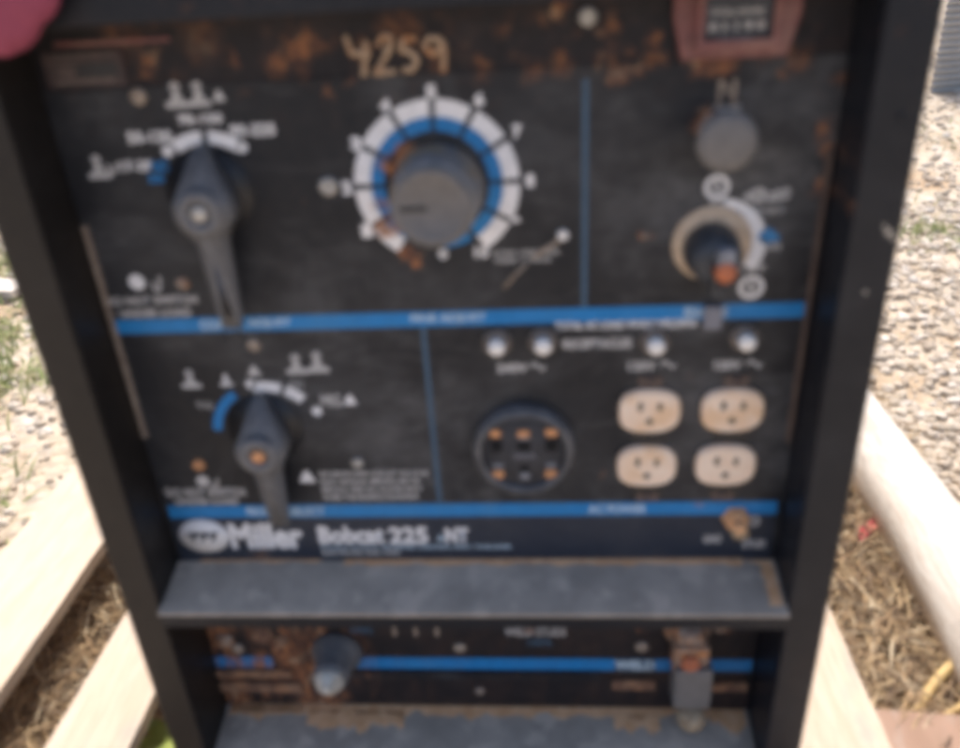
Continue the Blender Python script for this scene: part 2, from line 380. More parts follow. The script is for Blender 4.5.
# stripes and rulings, built level on the panel
def zof(px, py): return at(px, py, D).z
S1a, S1b = at(112, 334, D).z, at(112, 320, D).z
S2a, S2b = at(163, 518, D).z, at(163, 506, D).z
MB().box(-A + .004, A - .004, D - .0003, D, S1a, S1b).build('blue_stripe', 'blue', panel)
MB().box(-A + .004, A - .004, D - .0003, D, S2a, S2b).build('blue_stripe', 'blue', panel)
MB().box(-A + .004, A - .004, D - .0002, D + .0001, ZS, S2a - .0004).build('navy_band', 'navy', panel)
for x, za, zb in ((at(585, 180, D).x, S1b, zh - .006), (at(431, 410, D).x, S2b, S1a)):
    MB().box(x - .0017, x + .0017, D - .0002, D, za + .0003, zb - .0003).build('ruled_line', 'fade', panel)
def SL(body, px0, px1, zlo, zhi, mat='pale'):
    k = (zhi - zlo) * .16; py = 320 if zlo > -.05 else 511
    x0, x1 = at(px0, py, D).x, at(px1, py, D).x
    return text('stripe_text', body, x0, x1, zlo + k, zhi - k, D - .0005, mat, panel, .03)
SL('COARSE', 199, 241, S1a, S1b); SL('ADJUST', 247, 291, S1a, S1b); SL('FINE ADJUST', 411, 486, S1a, S1b); SL('ENGINE', 684, 727, S1a, S1b)
SL('PROCESS', 247, 281, S2a, S2b); SL('SELECT', 290, 325, S2a, S2b); SL('AC POWER', 588, 646, S2a, S2b)

# small pictograms
def icon(px, py, size, kind, mat='grey'):
    c = at(px, py, TY); s_ = size; m = MB(); y = TY
    def q(x, z): return (c.x + x * s_, c.z + z * s_)
    if kind == 'process':
        m.sheet([q(-.5, -.5), q(.5, -.5), q(.5, -.28), q(-.5, -.28)], y); m.sheet([q(-.3, -.22), q(.3, -.22), q(0.06, .12), q(-.06, .12)], y)
        m.arc(q(0, .32), .08 * s_, .2 * s_, 0, 360, y)
    elif kind == 'warning':
        m.sheet([q(-.55, -.4), q(.55, -.4), q(.1, .5), q(-.1, .5)], y)
    elif kind == 'disc':
        m.arc((c.x, c.z), .12 * s_, .5 * s_, 0, 360, y, n=24); m.sheet([q(-.3, -.1), q(.2, -.26), q(.3, -.1), q(-.2, .2)], y - .0001)
    elif kind == 'ring':
        m.arc((c.x, c.z), .32 * s_, .5 * s_, 0, 360, y, n=24); m.sheet([q(-.07, -.2), q(.07, -.2), q(.07, .2), q(-.07, .2)], y)
    elif kind == 'bolt':
        m.sheet([q(-.1, -.5), q(.06, -.5), q(.3, .5), q(.14, .5)], y); m.sheet([q(-.45, .1), q(-.3, .1), q(-.1, -.5), q(-.24, -.5)], y)
    elif kind == 'pipe':
        m.sheet([q(-.35, -.5), q(-.22, -.5), q(-.22, .5), q(-.35, .5)], y); m.sheet([q(.22, -.5), q(.35, -.5), q(.35, .5), q(.22, .5)], y)
        m.sheet([q(-.22, .42), q(-.1, .42), q(.22, -.1), q(.1, -.1)], y)
    elif kind == 'choke':
        m.arc(q(-.25, 0), .1 * s_, .32 * s_, 0, 360, y); m.sheet([q(-.9, -.05), q(-.5, .25), q(-.5, -.3)], y)
        m.sheet([q(.05, .08), q(.9, .28), q(1., .1), q(.2, -.05)], y); m.sheet([q(.1, -.12), q(1., .0), q(.9, -.18), q(.1, -.3)], y)
    elif kind == 'rabbit':
        m.arc(q(0, 0), .0, .42 * s_, 0, 360, y); m.sheet([q(-.5, -.1), q(.6, -.3), q(.6, .05), q(-.3, .3)], y - .0001)
    elif kind == 'wave':
        pts = [q(-.5, -.05), q(-.25, .28), q(0, .08), q(.3, -.25), q(.55, .05), q(.5, .2), q(.3, -.02), q(.02, .3), q(-.28, .5), q(-.5, .2)]
        m.sheet(pts, y)
    return m.build('printed_icon', mat, panel)

# ---- upper left: coarse selector print
C1 = (-.1441, .0885)
ar = MB(); 
def ang(c, px, py): p = at(px, py, D); return math.degrees(math.atan2(p.x - c[0], p.z - c[1])), math.hypot(p.x - c[0], p.z - c[1])
ar.arc(C1, .0345, .0425, -31, -2, TY); ar.arc(C1, .0345, .0425, 4, 34, TY)
ar.build('selector_scale', 'white', panel)
for px, py in ((168, 151), (242, 147)):
    p = at(px, py, TY); MB().arc((p.x, p.z), 0, .0035, 0, 360, TY).build('scale_dot', 'white', panel)
T('AC', 149, 172, 167, 160, 'blue', .05); T('25', 149, 183, 163, 174, 'blue', .05)
T('70-150', 179, 125, 221, 113, 'white', .03); T('50-120', 129, 144, 170, 130, 'white', .03); T('90-225', 231, 137, 274, 123, 'white', .03)
T('17-28', 121, 172, 151, 160, 'white', .03); T('V', 107, 176, 117, 164, 'grey', .02)
icon(98, 167, .0145, 'process'); icon(176, 95, .0145, 'process'); icon(198, 94, .0140, 'process'); icon(219, 96, .007, 'warning')
icon(137, 282, .011, 'disc', 'white'); icon(158, 284, .011, 'bolt')
T('DO NOT SWITCH', 106, 306, 196, 295, 'grey', .03); T('UNDER LOAD', 121, 318, 190, 308, 'grey', .03)
# worn data label at the top left corner
lb = MB(); 
def rect(m, px0, py0, px1, py1, y=TY, th=.0003): 
    a = at(px0, py1, y); b = at(px1, py0, y); m.sheet([(a.x, a.z), (b.x, a.z), (b.x, b.z), (a.x, b.z)], y, th)
for r_ in ((51, 50, 120, 89),): rect(lb, *r_, y=D - .0004)
lbl = lb.build('worn_data_label', 'faded', header)
lb = MB(); rect(lb, 79, 62, 117, 77, y=D - .0008); rect(lb, 79, 88.2, 117, 88.8, y=D - .0008); lb = MB(); rect(lb, 79, 62, 117, 77, y=D - .0008); lb.build('blacked_out_field', 'black', lbl)
for r_ in ((53, 54, 112, 56), (54, 61, 76, 63), (55, 67, 76, 69), (56, 73, 76, 75), (58, 79, 116, 83)):
    lb = MB(); rect(lb, *r_, y=D - .0008); lb.build('printed_line', 'tannut' if r_[1] > 70 else 'breaker', lbl)
lb = MB(); rect(lb, 54, 41, 170, 43.5, y=D - .0005); lb.build('printed_line', 'bezel', header)

# ---- centre: fine dial print
C2 = (-.0012, .0918)
NUM = [(367, 230, '1'), (347, 187, '2'), (356, 143, '3'), (385, 105, '4'), (431, 91, '5'), (479, 99, '6'), (517, 131, '7'), (530, 180, '8'), (516, 223, '9')]
angs = [ang(C2, x, y)[0] for x, y, _ in NUM]
a10 = ang(C2, 487, 249)[0]
seg = [angs[0] - 28] + angs + [a10 + 2]
for i in range(len(seg) - 1):
    g = 2.2
    MB().arc(C2, .0418, .0520, seg[i] + g, seg[i + 1] - g, TY).build('scale_segment', 'white', panel)
    MB().arc(C2, .0332, .0415, seg[i] + g, seg[i + 1] - g, TY).build('scale_segment', 'blue', panel)
MB().arc(C2, .0332, .0415, a10 + 5, a10 + 32, TY).build('scale_segment', 'blue', panel)
for x, y, s_ in NUM: T(s_, x - 4.5, y + 7.5, x + 4.5, y - 6.5, 'white', .07, name='scale_number')
T('0', 439, 259, 447, 249, 'white', .04, name='scale_number'); T('10', 475, 258, 488, 246, 'white', .04, name='scale_number')
T('AC/DC CONTROL', 492, 256, 560, 249, 'grey', .03); T('100% = MAX', 495, 263, 552, 257, 'grey', .03)
# pale scratches
def stroke(pts, w, y, px=True):
    m = MB()
    q = [at(a, b, y) for a, b in pts] if px else pts
    m.tube([(v.x, y, v.z) for v in q], [w] * len(q), 6); m.build('scratch', 'tannut', panel)
stroke([(567, 234), (556, 242), (544, 250), (533, 257)], .0016, D - .0002); stroke([(527, 263), (516, 274), (504, 288)], .0012, D - .0002)
stroke([(322, 185), (333, 187)], .001, D)
# hand painted number 4259
DIG = [[(345, 36), (349, 46), (352, 53), (362, 54), (370, 54)], [(366, 40), (365, 56), (364, 76)],
       [(377, 46), (383, 36), (390, 36), (390, 46), (384, 60), (375, 74), (386, 72), (396, 71)],
       [(416, 38), (403, 39), (401, 51), (411, 52), (417, 59), (414, 68), (403, 70)],
       [(441, 40), (430, 37), (424, 46), (431, 54), (441, 48), (442, 40), (444, 56), (443, 72)]]
dm = MB()
for k in DIG:
    # smooth the polyline a little so it reads as a brush stroke
    pts = []
    for i in range(len(k) - 1):
        for j in range(4): t_ = j / 4; pts.append((k[i][0] * (1 - t_) + k[i + 1][0] * t_ + random.uniform(-.5, .5), k[i][1] * (1 - t_) + k[i + 1][1] * t_ + random.uniform(-.4, .4)))
    pts.append(k[-1]); q = [at(a, b, D - .0007) for a, b in pts]
    dm.tube([(v.x, D - .0004, v.z) for v in q], [.0019 + random.uniform(-.0004, .0004) for _ in q], 6)
dm.build('hand_painted_number', 'paint', header)

# ---- lower left: process selector print
C3 = (-.1394, -.0907)
ar = MB(); ar.arc(C3, .0372, .0440, -84, -32, TY); ar.build('selector_scale', 'blue', panel)
ar = MB(); ar.arc(C3, .0365, .0445, -10, 19, TY); ar.arc(C3, .0365, .0445, 24, 44, TY); ar.build('selector_scale', 'white', panel)
for px, py in ((251, 384), (317, 411)):
    p = at(px, py, TY); MB().arc((p.x, p.z), 0, .0036, 0, 360, TY).build('scale_dot', 'white' if px > 240 else 'blue', panel)
icon(190, 379, .0145, 'process'); icon(226, 380, .009, 'process', 'white'); icon(254, 371, .009, 'warning', 'grey')
icon(296, 364, .0155, 'process'); icon(317, 362, .016, 'process'); icon(350, 400, .009, 'warning', 'white')
T('TIG', 197, 409, 212, 402, 'grey'); T('MIG', 322, 407, 340, 394, 'grey', .03); T('CC', 290, 388, 303, 381, 'grey', .02)
icon(203, 481, .010, 'disc'); icon(216, 484, .010, 'bolt')
T('DO NOT SWITCH', 167, 497, 244, 488, 'grey', .03); T('UNDER LOAD', 176, 505, 238, 498, 'grey', .03)
icon(307, 477, .0115, 'warning', 'white')
for i, (b_, x1) in enumerate((('MAXIMUM OPEN CIRCUIT VOLTAGE', 428), ('READ MANUAL BEFORE USE OR', 420), ('SERVICE. KEEP ALL DOORS SHUT', 422), ('WHEN THE ENGINE IS RUNNING', 418))):
    T(b_, 320 + i, 476.5 + i * 7.8, x1, 470.5 + i * 7.8, 'grey', .035)

# ---- logo band
c = at(204, 536, TY)
lg = MB(); lg.lathe((c.x, TY + .0003, c.z), [(.0205, 0), (.0205, .0006), (0, .0006)], n=48, ry=.80)
lg.build('oval_logo', 'white', panel)
lm = MB()
for k in range(3):
    x = c.x - .0115 + k * .0082
    lm.sheet([(x, c.z - .0045), (x + .0035, c.z - .0045), (x + .0075, c.z + .0042), (x + .0030, c.z + .0042)], TY - .0004)
    lm.sheet([(x - .003, c.z + .0015), (x + .003, c.z + .0045), (x + .0035, c.z + .0022), (x - .0015, c.z - .0003)], TY - .0004)
lm.build('logo_mark', 'navy', panel)
T('Miller', 233, 549, 300, 523, 'white', .04); T('Bobcat', 320, 544, 383, 526, 'white', .04)
T('225', 390, 544, 427, 527, 'white', .04); T('NT', 446, 543, 468, 528, 'white', .05); icon(441, 538, .006, 'warning', 'pale')
T('CC/CV AC/DC ENGINE DRIVEN ARC WELDER', 321, 549, 512, 545, 'pale', .04); T('ELECTRODE AND WIRE', 323, 555, 400, 550.5, 'grey', .04)
# ---- right: print
icon(727, 93, .015, 'pipe', 'tannut'); T('CHOKE', 712, 113, 741, 105, 'grey', .02)
icon(717, 187, .0155, 'ring', 'white'); icon(717, 207, .012, 'pipe', 'grey')
icon(765, 195, .0155, 'choke'); T('START', 749, 214, 786, 207, 'grey', .03)
icon(767, 236, .0125, 'rabbit', 'blue'); T('RUN', 757, 251, 781, 242, 'grey', .03)
T('OFF', 738, 273, 766, 264, 'grey', .03); icon(751, 287, .0165, 'ring', 'white')
T('TOTAL AC LOAD WHILE WELDING', 555, 330, 697, 319, 'white', .03); T('RECEPTACLES', 563, 349, 632, 338, 'grey', .04)
T('240V', 497, 373, 528, 363, 'grey', .04); icon(538, 368, .010, 'wave')
T('120V', 628, 371, 656, 361, 'grey', .04); icon(668, 366, .010, 'wave')
T('120V', 714, 370, 742, 360, 'grey', .04); icon(754, 365, .010, 'wave')
icon(753, 521, .010, 'ring', 'grey'); T('GND', 703, 543, 722, 535, 'grey', .03); T('STUD', 742, 548, 766, 540, 'grey', .04)

# ------------------------------------------------------------------ controls
def lever(cx, cz, h, front_px, tail, screw):
    """cast selector handle: pointed nose on the panel, round hub, long tail hanging down"""
    m = MB(); y = D
    m.lathe((cx - .003, y, cz + .005), [(.0285, .0), (.0285, .0008), (.0, .0008)], n=56)      # dark collar disc
    e0 = m.build('collar', 'black', W)
    m = MB(); nose = .037; w = .0175
    L = []
    L += [(cx - .0032, cz + nose, y - .014), (cx + .0032, cz + nose, y - .014)]
    for k in range(0, 6): a = math.radians(62 + k * 16); L.append((cx + w * math.sin(a), cz + w * math.cos(a), y - h))
    L += [(cx + .0095, cz - .022, y - h + .006), (cx + .0085, cz - tail * .6, y - h + .008), (cx + .0068, cz - tail + .002, y - h + .010), (cx + .0045, cz - tail, y - h + .012)]
    L += [(cx - .0045, cz - tail, y - h + .012), (cx - .0068, cz - tail + .002, y - h + .010), (cx - .0085, cz - tail * .6, y - h + .008), (cx - .0095, cz - .022, y - h + .006)]
    for k in range(0, 6): a = math.radians(218 + k * 16); L.append((cx + w * math.sin(a), cz + w * math.cos(a), y - h))
    t = bmesh.new()
    back = []
    for p in L:                                                                           # the tail stands off the panel
        yb = y - .0012 if p[1] > cz - .018 else y - .012
        back.append(t.verts.new((p[0], yb, p[1])))
    fr = [t.verts.new((p[0], p[2], p[1])) for p in L]; n = len(L)
    cf = t.verts.new((cx, y - h, cz)); cb = t.verts.new((cx, y - .0012, cz))
    for k in range(n):
        k2 = (k + 1) % n
        t.faces.new((back[k], fr[k], fr[k2], back[k2])); t.faces.new((cf, fr[k2], fr[k])); t.faces.new((cb, back[k], back[k2]))
    bmesh.ops.recalc_face_normals(t, faces=t.faces)
    bmesh.ops.bevel(t, geom=[e for e in t.edges if e.calc_face_angle(0) > .6], offset=.0016, segments=3, affect='EDGES')
    m.add(t, 0, True)
    m.lathe((cx, y - h + .004, cz), [(.0150, 0), (.0148, .004), (.0130, .0062), (.0075, .0066), (.0070, .0040), (0, .0040)], n=40)
    o = m.build('selector_lever', 'lever', W)
    m = MB(); m.lathe((cx, y - h - .0005, cz), [(.0052, 0), (.0052, .0016), (.0035, .0026), (0, .0026)], n=24)
    m.build('screw', screw, o)
lever(-.1445, .0872, .030, None, .084, 'steel')
lever(-.1405, -.0905, .030, None, .074, 'copper')

# fine control knob
kx, kz = C2[0] + .001, C2[1] - .003
m = MB(); m.lathe((kx, D, kz), [(.0292, 0), (.0292, .003), (.0282, .006), (.0268, .030), (.0262, .0355), (.0240, .0365)], n=72, ribs=36, ribd=.03, mi=0)
m.lathe((kx, D, kz), [(.0240, .0350), (.0238, .0400), (.0230, .0412), (.0215, .0416), (.0195, .0416), (.0190, .0412), (0, .0412)], n=72, mi=1)
knob = m.build('fine_control_knob', ['skirt', 'knob'], W)
m = MB(); m.box(kx - .0185, kx - .003, D - .0420, D - .0411, kz - .0014, kz + .0014, bev=.0003); m.build('index_mark', 'black', knob)

# choke knob: shaft, bushing, round head
f_ = at(728, 143, D - .034)
m = MB(); m.lathe((f_.x, D, f_.z), [(.0095, 0), (.0095, .004), (.006, .0045), (.006, .022), (.013, .024), (.0165, .027), (.0172, .030), (.0165, .0335), (.012, .0350), (0, .0352)], n=44)
ck = m.build('choke_knob', 'knob', W)
MB().lathe((f_.x, D, f_.z), [(.0125, 0), (.0125, .0025), (.0098, .0040), (0, .0040)], n=6, smooth=False).build('bushing_nut', 'rsteel', ck)

# engine switch
sxp, szp = .1735, .0455
MB().arc((sxp + .002, szp + .001),   .0185, .0300, -2, 128, TY).build('switch_scale', 'white', panel)
m = MB(); m.lathe((sxp - .002, D, szp + .002), [(.0250, 0), (.0250, .0016), (.0235, .0026), (0, .0026)], n=48)
m.build('switch_plate', 'tanring', W)
m = MB(); m.lathe((sxp - .003, D - .001, szp - .001), [(.0178, 0), (.0176, .010), (.0164, .020), (.0140, .027), (.0095, .030), (0, .031)], n=48)
m.prism([(sxp - .006, szp + .012, D - .026), (sxp + .006, szp + .012, D - .026), (sxp + .0085, szp - .002, D - .036), (sxp + .0070, szp - .017, D - .034), (sxp + .0045, szp - .027, D - .026), (sxp - .0045, szp - .027, D - .026), (sxp - .0070, szp - .017, D - .034), (sxp - .0085, szp - .002, D - .036)], D - .006, 0, bev=.002)
sw = m.build('engine_switch', 'dome', W)
m = MB(); m.prism([(sxp - .0048, szp + .010), (sxp + .0052, szp + .010), (sxp + .0058, szp - .002), (sxp - .0052, szp - .002)], D - .0300, D - .0378, bev=.0012)
m.build('switch_highlight', 'slate', sw)  # paler block paints in the highlight on the dark knob
m = MB(); m.lathe((sxp + .0000, D - .031, szp - .0040), [(.0066, 0), (.0064, .007), (.0044, .0086), (0, .0086)], n=28); m.build('orange_pointer', 'orange', sw)
p = at(712, 313, D); m = MB(); m.box(p.x - .006, p.x + .006, D - .006, D - .0004, p.z - .010, p.z + .007, bev=.002); m.build('latch', 'drip', W)

# circuit breakers
for px, py in ((497, 347), (543, 346), (655, 346), (745, 342)):
    f_ = at(px, py - 4, D - .003)
    m = MB(); m.lathe((f_.x, D, f_.z), [(.0100, 0), (.0100, .0028), (.0086, .0050), (.0066, .0052), (.0062, .0030), (0, .0030)], n=32)
    b_ = m.build('circuit_breaker', 'breaker', W)
    m = MB(); m.lathe((f_.x, D - .0028, f_.z), [(.0056, 0), (.0056, .0090), (.0044, .0106), (0, .0110)], n=28); m.build('reset_button', 'button', b_)

# 50 amp socket
f_ = at(524, 453, D - .010); cx, cz = f_.x, f_.z
m = MB(); m.lathe((cx, D, cz), [(.0375, 0), (.0375, .004), (.0365, .010), (.0335, .0125), (.0315, .0128), (.0305, .0110), (.0300, .0050), (0, .0050)], n=64)
so = m.build('power_socket', 'socket', W)
m = MB(); m.lathe((cx, D - .0051, cz), [(.0292, 0), (.0292, .0030), (.0282, .0040), (0, .0040)], n=56); m.build('socket_insert', 'insert', so)
ys = D - .0092
def rb(m, dx, dz, w, h, y=ys, th=.0008): m.box(cx + dx - w / 2, cx + dx + w / 2, y - th, y, cz + dz - h / 2, cz + dz + h / 2, bev=.0002)
for dx, dz, w, h in ((-.0200, .0062, .0082, .0110), (0, .0056, .0095, .0090), (.0200, .0062, .0090, .0110), (0, -.0145, .0060, .0060)):
    m = MB(); rb(m, dx, dz, w, h, th=.0004); m.build('socket_slot', 'pit', so)
for dx, dz, w, h in ((-.0200, .0165, .0072, .0054), (.0000, .0160, .0082, .0054), (.0200, .0168, .0082, .0060), (-.0195, -.0190, .0080, .0062), (.0195, -.0190, .0082, .0064)):
    m = MB(); rb(m, dx, dz, w, h); m.build('copper_contact', 'copper', so)
for dx, dz, w, h in ((0, -.0205, .0066, .0050), (-.0195, -.0115, .0075, .0040), (.0195, -.0115, .0075, .0040), (.0005, .0122, .0082, .0024)):
    m = MB(); rb(m, dx, dz, w, h); m.build('steel_contact', 'slate', so)
text('moulded_text', '50A', cx - .008, cx + .009, cz - .0055, cz - .0005, ys - .0004, 'drip', so, .03)

# duplex outlets
def face(px, py, parent):
    f_ = at(px, py, D - .006); R = .0212; m = MB(); zt = .0172; L = []
    for k in range(44):
        a = 2 * PI * k / 44; ca, sa = math.cos(a), math.sin(a)
        L.append((f_.x + R * math.copysign(abs(ca) ** .80, ca), f_.z + zt * math.copysign(abs(sa) ** .68, sa)))
    t = MB(); t.prism(L, D - .0006, D - .0060)
    bmesh.ops.bevel(t.bm, geom=[e for e in t.bm.edges if all(abs(v.co.y - (D - .006)) < 1e-6 for v in e.verts)], offset=.0016, segments=3, affect='EDGES')
    y = D - .0061
    for dx, w, h in ((-.0068, .0034, .0066), (.0068, .0032, .0058)): t.box(f_.x + dx - w / 2, f_.x + dx + w / 2, y - .0001, y + .0002, f_.z + .0016, f_.z + .0020 + h, 1)
    t.lathe((f_.x, y + .0002, f_.z - .0072), [(.0026, 0), (.0026, .0003), (0, .0003)], n=16, mi=1)
    return t.build('outlet_face', ['cream', 'slot'], parent)
for cxp, (a, b), (s1, s2) in ((648, ((650, 413), (647, 468)), ((650, 381), (647, 496))), (731, ((733, 412), (726, 467)), ((736, 380), (722, 495)))):
    pa = at(*a, D); pb = at(*b, D); m = MB()
    m.box((pa.x + pb.x) / 2 - .0125, (pa.x + pb.x) / 2 + .0125, D - .0008, D - .0001, pb.z - .022, pa.z + .021, bev=.0002)
    du = m.build('duplex_outlet', 'black', W); face(*a, du); face(*b, du)
    for s_ in (s1, s2):
        q = at(*s_, D); m = MB(); m.box(q.x - .0085, q.x + .0085, D - .0018, D - .0008, q.z - .004, q.z + .004, bev=.0004)
        m.lathe((q.x, D - .0017, q.z), [(.0036, 0), (.0034, .0012), (0, .0016)], n=16); m.build('mounting_ear', 'ear', du)

# loose screws of the panel
for px, py, mt, r in ((328, 187, 'steel', .0062), (137, 97, 'tannut', .0052), (588, 17, 'steel', .0052), (182, 284, 'rsteel', .0048), (253, 346, 'tannut', .0048), (198, 466, 'copper', .0052),
                      (357, 464, 'steel', .0045), (563, 236, 'button', .0036), (645, 236, 'tannut', .0022)):
    q = at(px, py, D - .002); m = MB(); m.lathe((q.x, D + .0008, q.z), [(r, 0), (r, .0014), (r * .8, .0030), (r * .35, .0036), (r * .3, .0028), (0, .0028)], n=20)
    m.build('screw', mt, W)
# ground stud with nuts at the lower right
q = at(737, 522, D - .006); m = MB(); m.lathe((q.x, D, q.z), [(.0105, 0), (.0105, .002), (.0085, .0022), (.0085, .007), (.0045, .0072), (.0045, .016), (0, .0165)], n=6, smooth=False)
gs = m.build('ground_stud', 'crust', W)
q2 = at(741, 534, D - .008); m = MB(); m.lathe((q2.x, D - .001, q2.z), [(.0068, 0), (.0068, .006), (.004, .008), (0, .008)], n=18); m.build('washer', 'tip', gs)

# hour meter
q = at(735, 59, D - .008); mx = q.x; zb = q.z
w, hh = .0350, .034; zc = zb + hh; m = MB(); cs = .013
m.prism([(mx - w + .0055, zb), (mx + w - .0055, zb), (mx + w, zc - .011), (mx + w, zc + .011), (mx + w - .009, zc + hh), (mx - w + .009, zc + hh), (mx - w, zc + .011), (mx - w, zc - .011)], D, D - .006, bev=.0012)
hm = m.build('hour_meter', 'bezel', W)
m = MB(); x0, x1, z0_, z1_ = mx - .0230, mx + .0230, zb + .0055, zb + .060; t_ = .0042
m.box(x0, x1, D - .0125, D - .006, z0_, z0_ + t_ + .001, bev=.001); m.box(x0, x1, D - .0125, D - .006, z1_ - t_, z1_, bev=.001)
m.box(x0, x0 + t_, D - .0124, D - .006, z0_ + .003, z1_ - .003, bev=.001); m.box(x1 - t_, x1, D - .0124, D - .006, z0_ + .003, z1_ - .003, bev=.001)
m.build('bezel_frame', 'bezel', hm)
m = MB(); m.box(x0 + t_, x1 - t_, D - .0075, D - .0061, z0_ + t_, z1_ - t_); dp = m.build('display', 'display', hm)
yz = D - .0078
def mt(s_, px0, py0, px1, py1, mat='grey', bold=.03): 
    a = at(px0, py0, yz); b = at(px1, py1, yz); text('meter_text', s_, a.x, b.x, a.z, b.z, yz, mat, hm, bold)
mt('TOTAL HOURS', 709, 16, 765, 7, 'grey'); mt('0 1 1 9 0', 709, 32, 765, 20, 'grey', .04); mt('QUARTZ', 718, 42, 752, 36, 'grey')

# ------------------------------------------------------------------ shelf and lower bay
m = MB(); zf = -.2225
t = bmesh.new()
def quad_solid(m, pts, th, mi=0):
    t = bmesh.new(); a = [t.verts.new(p) for p in pts]; b = [t.verts.new(Vector(p) - Vector((0, 0, th))) for p in pts]
    t.faces.new(a); t.faces.new(b[::-1])
    for k in range(len(pts)): t.faces.new((a[k], b[k], b[(k + 1) % len(pts)], a[(k + 1) % len(pts)]))
    bmesh.ops.recalc_face_normals(t, faces=t.faces); m.add(t, mi)
quad_solid(m, [(-A + .0004, D - .0003, ZS), (A - .0004, D - .0003, ZS), (A - .0004, -.006, zf), (-A + .0004, -.006, zf)], .003)
sh = m.build('shelf', 'shelf', W, bevel=.0008)
MB().box(-A + .0004, A - .0004, -.0040, -.0020, zf - .016, zf - .0032).build('front_lip', 'frame', sh)  # lip coloured black to paint in the shadow band below the shelf edge
m = MB(); random.seed(3)
for (pts) in (((-.215, .2215),),):
    pass
def crust(parent, x0, x1, y0, y1, zfun, name='rust_crust', mat='crust', n=60, seed=1):
    """ragged strip of rust lying on a surface"""
    r_ = random.Random(seed); t = bmesh.new(); a = []; b = []
    for i in range(n + 1):
        x = x0 + (x1 - x0) * i / n; k = .55 + .45 * noise.noise(Vector((x * 60, seed, 0))) + r_.uniform(-.1, .1)
        ya = y1; yb = y1 - (y1 - y0) * max(.08, k)
        a.append(t.verts.new((x, ya, zfun(ya)))); b.append(t.verts.new((x, yb, zfun(yb))))
    for i in range(n): t.faces.new((a[i], b[i], b[i + 1], a[i + 1]))
    r2 = bmesh.ops.extrude_face_region(t, geom=t.faces[:]); 
    for v in [g for g in r2['geom'] if isinstance(g, bmesh.types.BMVert)]: v.co.z += .0005
    bmesh.ops.recalc_face_normals(t, faces=t.faces); m = MB(); m.add(t); return m.build(name, mat, parent)
zsh = lambda y: ZS + (zf - ZS) * (D - y) / (D + .004) + .0003
crust(sh, -.10, .215, D - .0085, D - .0005, zsh, seed=2); crust(sh, -.22, -.12, D - .004, D - .0005, zsh, seed=5)
# right hand corner of the shelf is bare
m = MB(); t = bmesh.new()
yv = [D - .002 - i * .0045 for i in range(10)]; a = [t.verts.new((A - .003, y, zsh(y) + .0002)) for y in yv]; b = [t.verts.new((A - .0125 - .003 * noise.noise(Vector((y * 200, 0, 3))) - (.012 if i == 0 else 0), y, zsh(y) + .0002)) for i, y in enumerate(yv)]
for i in range(9): t.faces.new((a[i], a[i + 1], b[i + 1], b[i]))
m.add(t); m.build('rust_crust', 'crust', sh)

# lower panel
DL = D + .012; zl0, zl1 = -.402, -.232
lp = MB().box(-A + .0005, A - .0005, DL, DL + .003, zl0 - .02, zl1 + .018).build('lower_panel', 'header', W)
def zL(px, py): return at(px, py, DL).z
za, zb_ = zL(480, 669), zL(480, 658)
for p0, p1 in ((198, 273), (344, 752)):
    x0, x1 = at(p0, 663, DL).x, at(p1, 663, DL).x
    MB().box(x0, x1, DL - .0004, DL, za, zb_).build('blue_stripe', 'blue', lp)
x0, x1 = at(615, 663, DL).x, at(655, 663, DL).x; MB().box(x0, x1, DL - .0006, DL - .00041, za, zb_).build('pale_label', 'fade', lp); text('stripe_text', 'WELD', x0, x1, za + .0012, zb_ - .0012, DL - .0008, 'pale', lp, .05)
def TL(s_, px0, py0, px1, py1, mat='grey', bold=.03):
    a = at(px0, py0, DL - .0006); b = at(px1, py1, DL - .0006); text('printed_text', s_, a.x, b.x, a.z, b.z, DL - .0006, mat, lp, bold)
TL('I  I  I', 393, 636, 438, 622, 'tannut'); TL('WELD STUDS', 505, 636, 566, 628, 'grey', .02); TL('100%', 528, 646, 552, 639, 'fade', .02); TL('AMPS', 350, 634, 372, 626, 'fade')
for px, py, r in ((642, 646, .006), (460, 647, .0055), (238, 648, .006), (480, 690, .0045)):
    q = at(px, py, DL); m = MB(); m.lathe((q.x, DL, q.z), [(r, 0), (r, .0014), (r * .7, .003), (0, .0034)], n=20); m.build('screw', 'tannut', lp)
# rusty ledges under the lower stripe
for y_, px0, px1, ytop, ybot, mt_ in ((DL - .004, 215, 290, 672, 678, 'rustshelf'), (DL - .004, 205, 300, 684, 692, 'rustshelf'), (DL - .003, 345, 600, 674, 679, 'panel'), (DL - .003, 612, 656, 682, 690, 'rustshelf'), (DL - .003, 712, 748, 684, 692, 'rustshelf')):
    a = at(px0, ybot, y_); b = at(px1, ytop, y_); MB().box(a.x, b.x, y_, DL + .0005, a.z, b.z, bev=.0008).build('rusty_ledge', mt_, lp)
zs2 = at(480, 706, DL).z
m = MB(); quad_solid(m, [(-A + .0004, DL - .0003, zs2), (A - .0004, DL - .0003, zs2), (A - .0004, -.002, zs2 - .012), (-A + .0004, -.002, zs2 - .012)], .003)
m.box(-A + .0004, A - .0004, -.0025, .0, ZP + .006, zs2 - .0125)
s2 = m.build('lower_shelf', 'shelf', W, bevel=.0008)
z2 = lambda y: zs2 - .012 * (DL - y) / (DL + .002) + .0003
crust(s2, -.225, .205, DL - .016, DL - .0005, z2, seed=8, n=90); crust(s2, -.160, -.070, DL - .034, DL - .005, z2, seed=11, n=30); crust(s2, -.235, -.165, DL - .016, DL - .001, z2, seed=31, n=30)
crust(s2, .12, .16, DL - .036, DL - .006, z2, seed=12, n=20); crust(s2, .205, .236, DL - .030, DL - .001, z2, seed=14, n=20)
